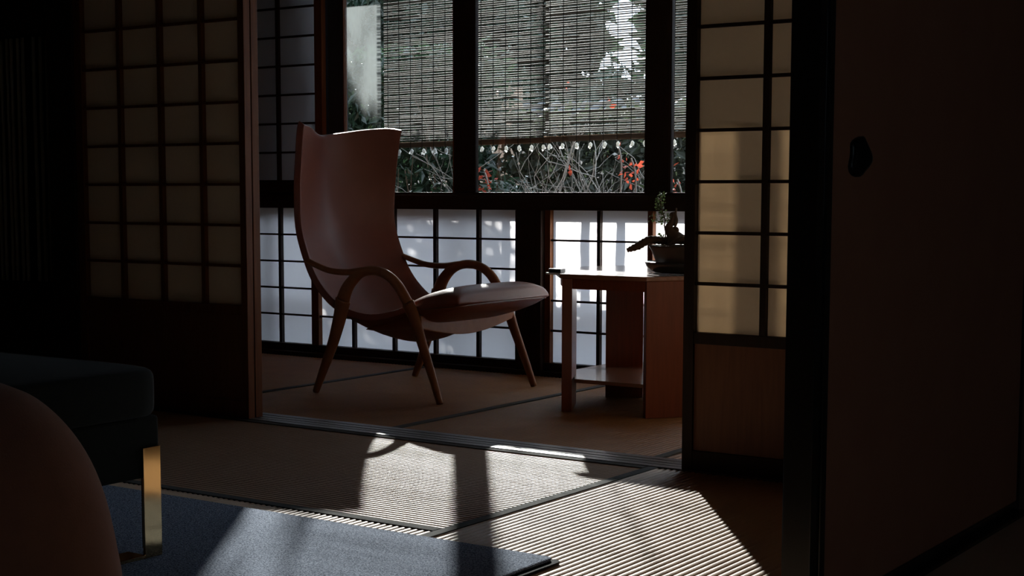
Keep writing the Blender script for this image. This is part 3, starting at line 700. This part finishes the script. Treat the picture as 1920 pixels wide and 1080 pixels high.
# ------------------------------------------------------------------ bench at the foot of the bed
BN = empty('upholstered_bench', (-3.3, 2.22, .015), 'dark velvet bench with a loose pad and mirror-polished legs at the foot of the bed', 'bench')
def pad(x0, x1, y0, y1, z0, z1, r, e=.35, bulge=.0):
    mb = MB(); n = 28; m_ = 16; rows = []
    cx, cy, cz = (x0+x1)/2, (y0+y1)/2, (z0+z1)/2; a, b_, c = (x1-x0)/2, (y1-y0)/2, (z1-z0)/2
    for i in range(m_+1):
        t = -PI/2+PI*i/m_; st_, ct = math.sin(t), math.cos(t); zz = math.copysign(abs(st_)**e, st_)*c; k_ = abs(ct)**e
        row = []
        for j in range(n):
            p = 2*PI*(j+.5)/n; cp_, sp_ = math.cos(p), math.sin(p)
            kk = 1-(1-k_)*(r/min(a, b_)) if True else 1
            X = math.copysign(min(1, abs(cp_)**.18), cp_)*(a-r*(1-k_)); Y = math.copysign(min(1, abs(sp_)**.18), sp_)*(b_-r*(1-k_))
            row.append((cx+X, cy+Y, cz+zz+bulge*(st_ > 0)*(1-(X/a)**4)*(1-(Y/b_)**2)))
        rows.append(row)
    mb.grid(rows, True); o = len(mb.v); mb.f.append(tuple(range(n))[::-1]); mb.sm.append(True); mb.f.append(tuple(range(o-n, o))); mb.sm.append(True)
    return mb
MB().prism(rrect(-3.95, -2.640, 1.96, 2.452, .012), .200, .342).build('seat_box', M['bench'], BN, bevel=.008)
pad(-3.97, -2.600, 1.95, 2.445, .346, .455, .035, .4, .022).build('seat_pad', M['bench'], BN)
for xs in (-2.6395, -3.90):
    q = MB(); t_ = .008
    q.box(xs, xs+t_, 2.392, 2.444, .015, .272); q.box(xs, xs+t_, 1.96, 2.012, .015, .272); q.box(xs-.05, xs+t_, 2.012, 2.392, .015, .024)
    q.build('leg_frame', M['brass'], BN, bevel=.001, label='mirror-polished metal leg loop')
    for ya_ in (2.436, 1.96): MB().box(xs-.05, xs-.0005, ya_, ya_+.0075, .0242, .1995).build('leg_return', M['iron'], BN)
adopt(BN)

# ------------------------------------------------------------------ bed and duvet
BD = empty('bed', (-3.1, .8, .015), 'low bed under the brown duvet at the left edge of the view', 'bed')
MB().prism(rrect(-4.3, -2.36, -.4, 1.58, .05), .0147, .20).build('bed_base', M['dark'], BD)
MB().prism(rrect(-4.3, -2.34, -.4, 1.60, .08), .20, .40).build('mattress', M['mattress'], BD, bevel=.03)
adopt(BD)
DX, DY = -1.99, 1.90     # outer reach of the duvet hem
mb = MB(); rows = []
NN = 90; MM = 44
def duv(u, v):
    """u: along the hem outline (0..1 right side then far side), v: 0 at the middle of the bed, 1 at the hem"""
    # outline: rounded corner rectangle from (DX,-.4) to (DX,DY) to (-4.6,DY)
    Rr = .30; L1 = (DY-Rr)+.4; L2 = Rr*PI/2; L3 = (DX-Rr)+4.6; Lt = L1+L2+L3; s = u*Lt
    if s < L1: ox, oy, nx, ny = DX, -.4+s, 1, 0
    elif s < L1+L2:
        a = (s-L1)/Rr; ox, oy, nx, ny = DX-Rr+Rr*math.cos(a), DY-Rr+Rr*math.sin(a), math.cos(a), math.sin(a)
    else: ox, oy, nx, ny = DX-Rr-(s-L1-L2), DY, 0, 1
    d = .30*(1-v)**1.0
    fold = .5+.5*math.sin(s*17+1.6*math.sin(s*5))
    z = .535*(max(0, 1-(1-d/.30)**2.9))**(1/2.6)
    lower = max(0, 1-z/.5)
    off = d - .020*(1-z/.535) + lower*(.018*fold)
    z = max(.022, z + .006*math.sin(s*9+d*14))
    wq = noise.noise(Vector((s*2.2, d*6, 1.7)))*.012 + noise.noise(Vector((s*7+d*9, d*5, 4.2)))*.007
    return (ox-nx*(off+wq), oy-ny*(off+wq), z+wq*.6)
for i in range(NN+1):
    row = [duv(i/NN, j/MM) for j in range(MM, -1, -1)]
    p = row[-1]; row.append((-3.3 if p[0] > -3.3 else p[0], min(p[1], .6) if p[0] > -3.3 else .6, .55))
    rows.append(row)
mb.grid(rows); DV = mb.build('duvet', M['duvet'], label='thick brown duvet hanging over the foot corner of the bed', cat='duvet')
m_ = DV.modifiers.new('solid', 'SOLIDIFY'); m_.thickness = .012; m_.offset = 0

# ------------------------------------------------------------------ light
sun = bpy.data.lights.new('sun', 'SUN'); sun.energy = 20.5; sun.angle = math.radians(.7); sun.color = (1, .965, .93)
so_ = bpy.data.objects.new('sun', sun); COL.objects.link(so_)
d = Vector((math.sin(SUN_AZ)*math.cos(SUN_EL), -math.cos(SUN_AZ)*math.cos(SUN_EL), -math.sin(SUN_EL)))
so_.rotation_euler = d.to_track_quat('-Z', 'Y').to_euler(); so_.location = (-12, 20, 9)
W = bpy.data.worlds.new('world'); S.world = W; W.use_nodes = True
nt = W.node_tree; bg = nt.nodes['Background']; bg.inputs[0].default_value = (.70, .82, 1, 1); bg.inputs[1].default_value = 4.0

# ------------------------------------------------------------------ camera
cam = bpy.data.cameras.new('camera'); co = bpy.data.objects.new('camera', cam); COL.objects.link(co); S.camera = co
co.location = (0, 0, .86); co.rotation_euler = (PI/2-.0956, 0, .6119)
cam.sensor_width = 36; cam.lens = 2880.2*36/1920; cam.shift_x = (960-908.75)/1920; cam.shift_y = (632.04-540)/1920
cam.clip_start = .05; cam.clip_end = 200
vs = S.view_settings; vs.view_transform = 'Standard'; vs.look = 'None'; vs.exposure = 0; vs.gamma = 1
try: vs.use_curve_mapping = False
except Exception: pass
cy = S.cycles; cy.use_denoising = True; cy.max_bounces = 14; cy.diffuse_bounces = 8; cy.transparent_max_bounces = 16; cy.transmission_bounces = 8; cy.sample_clamp_indirect = 6
cy.caustics_reflective = False; cy.caustics_refractive = False
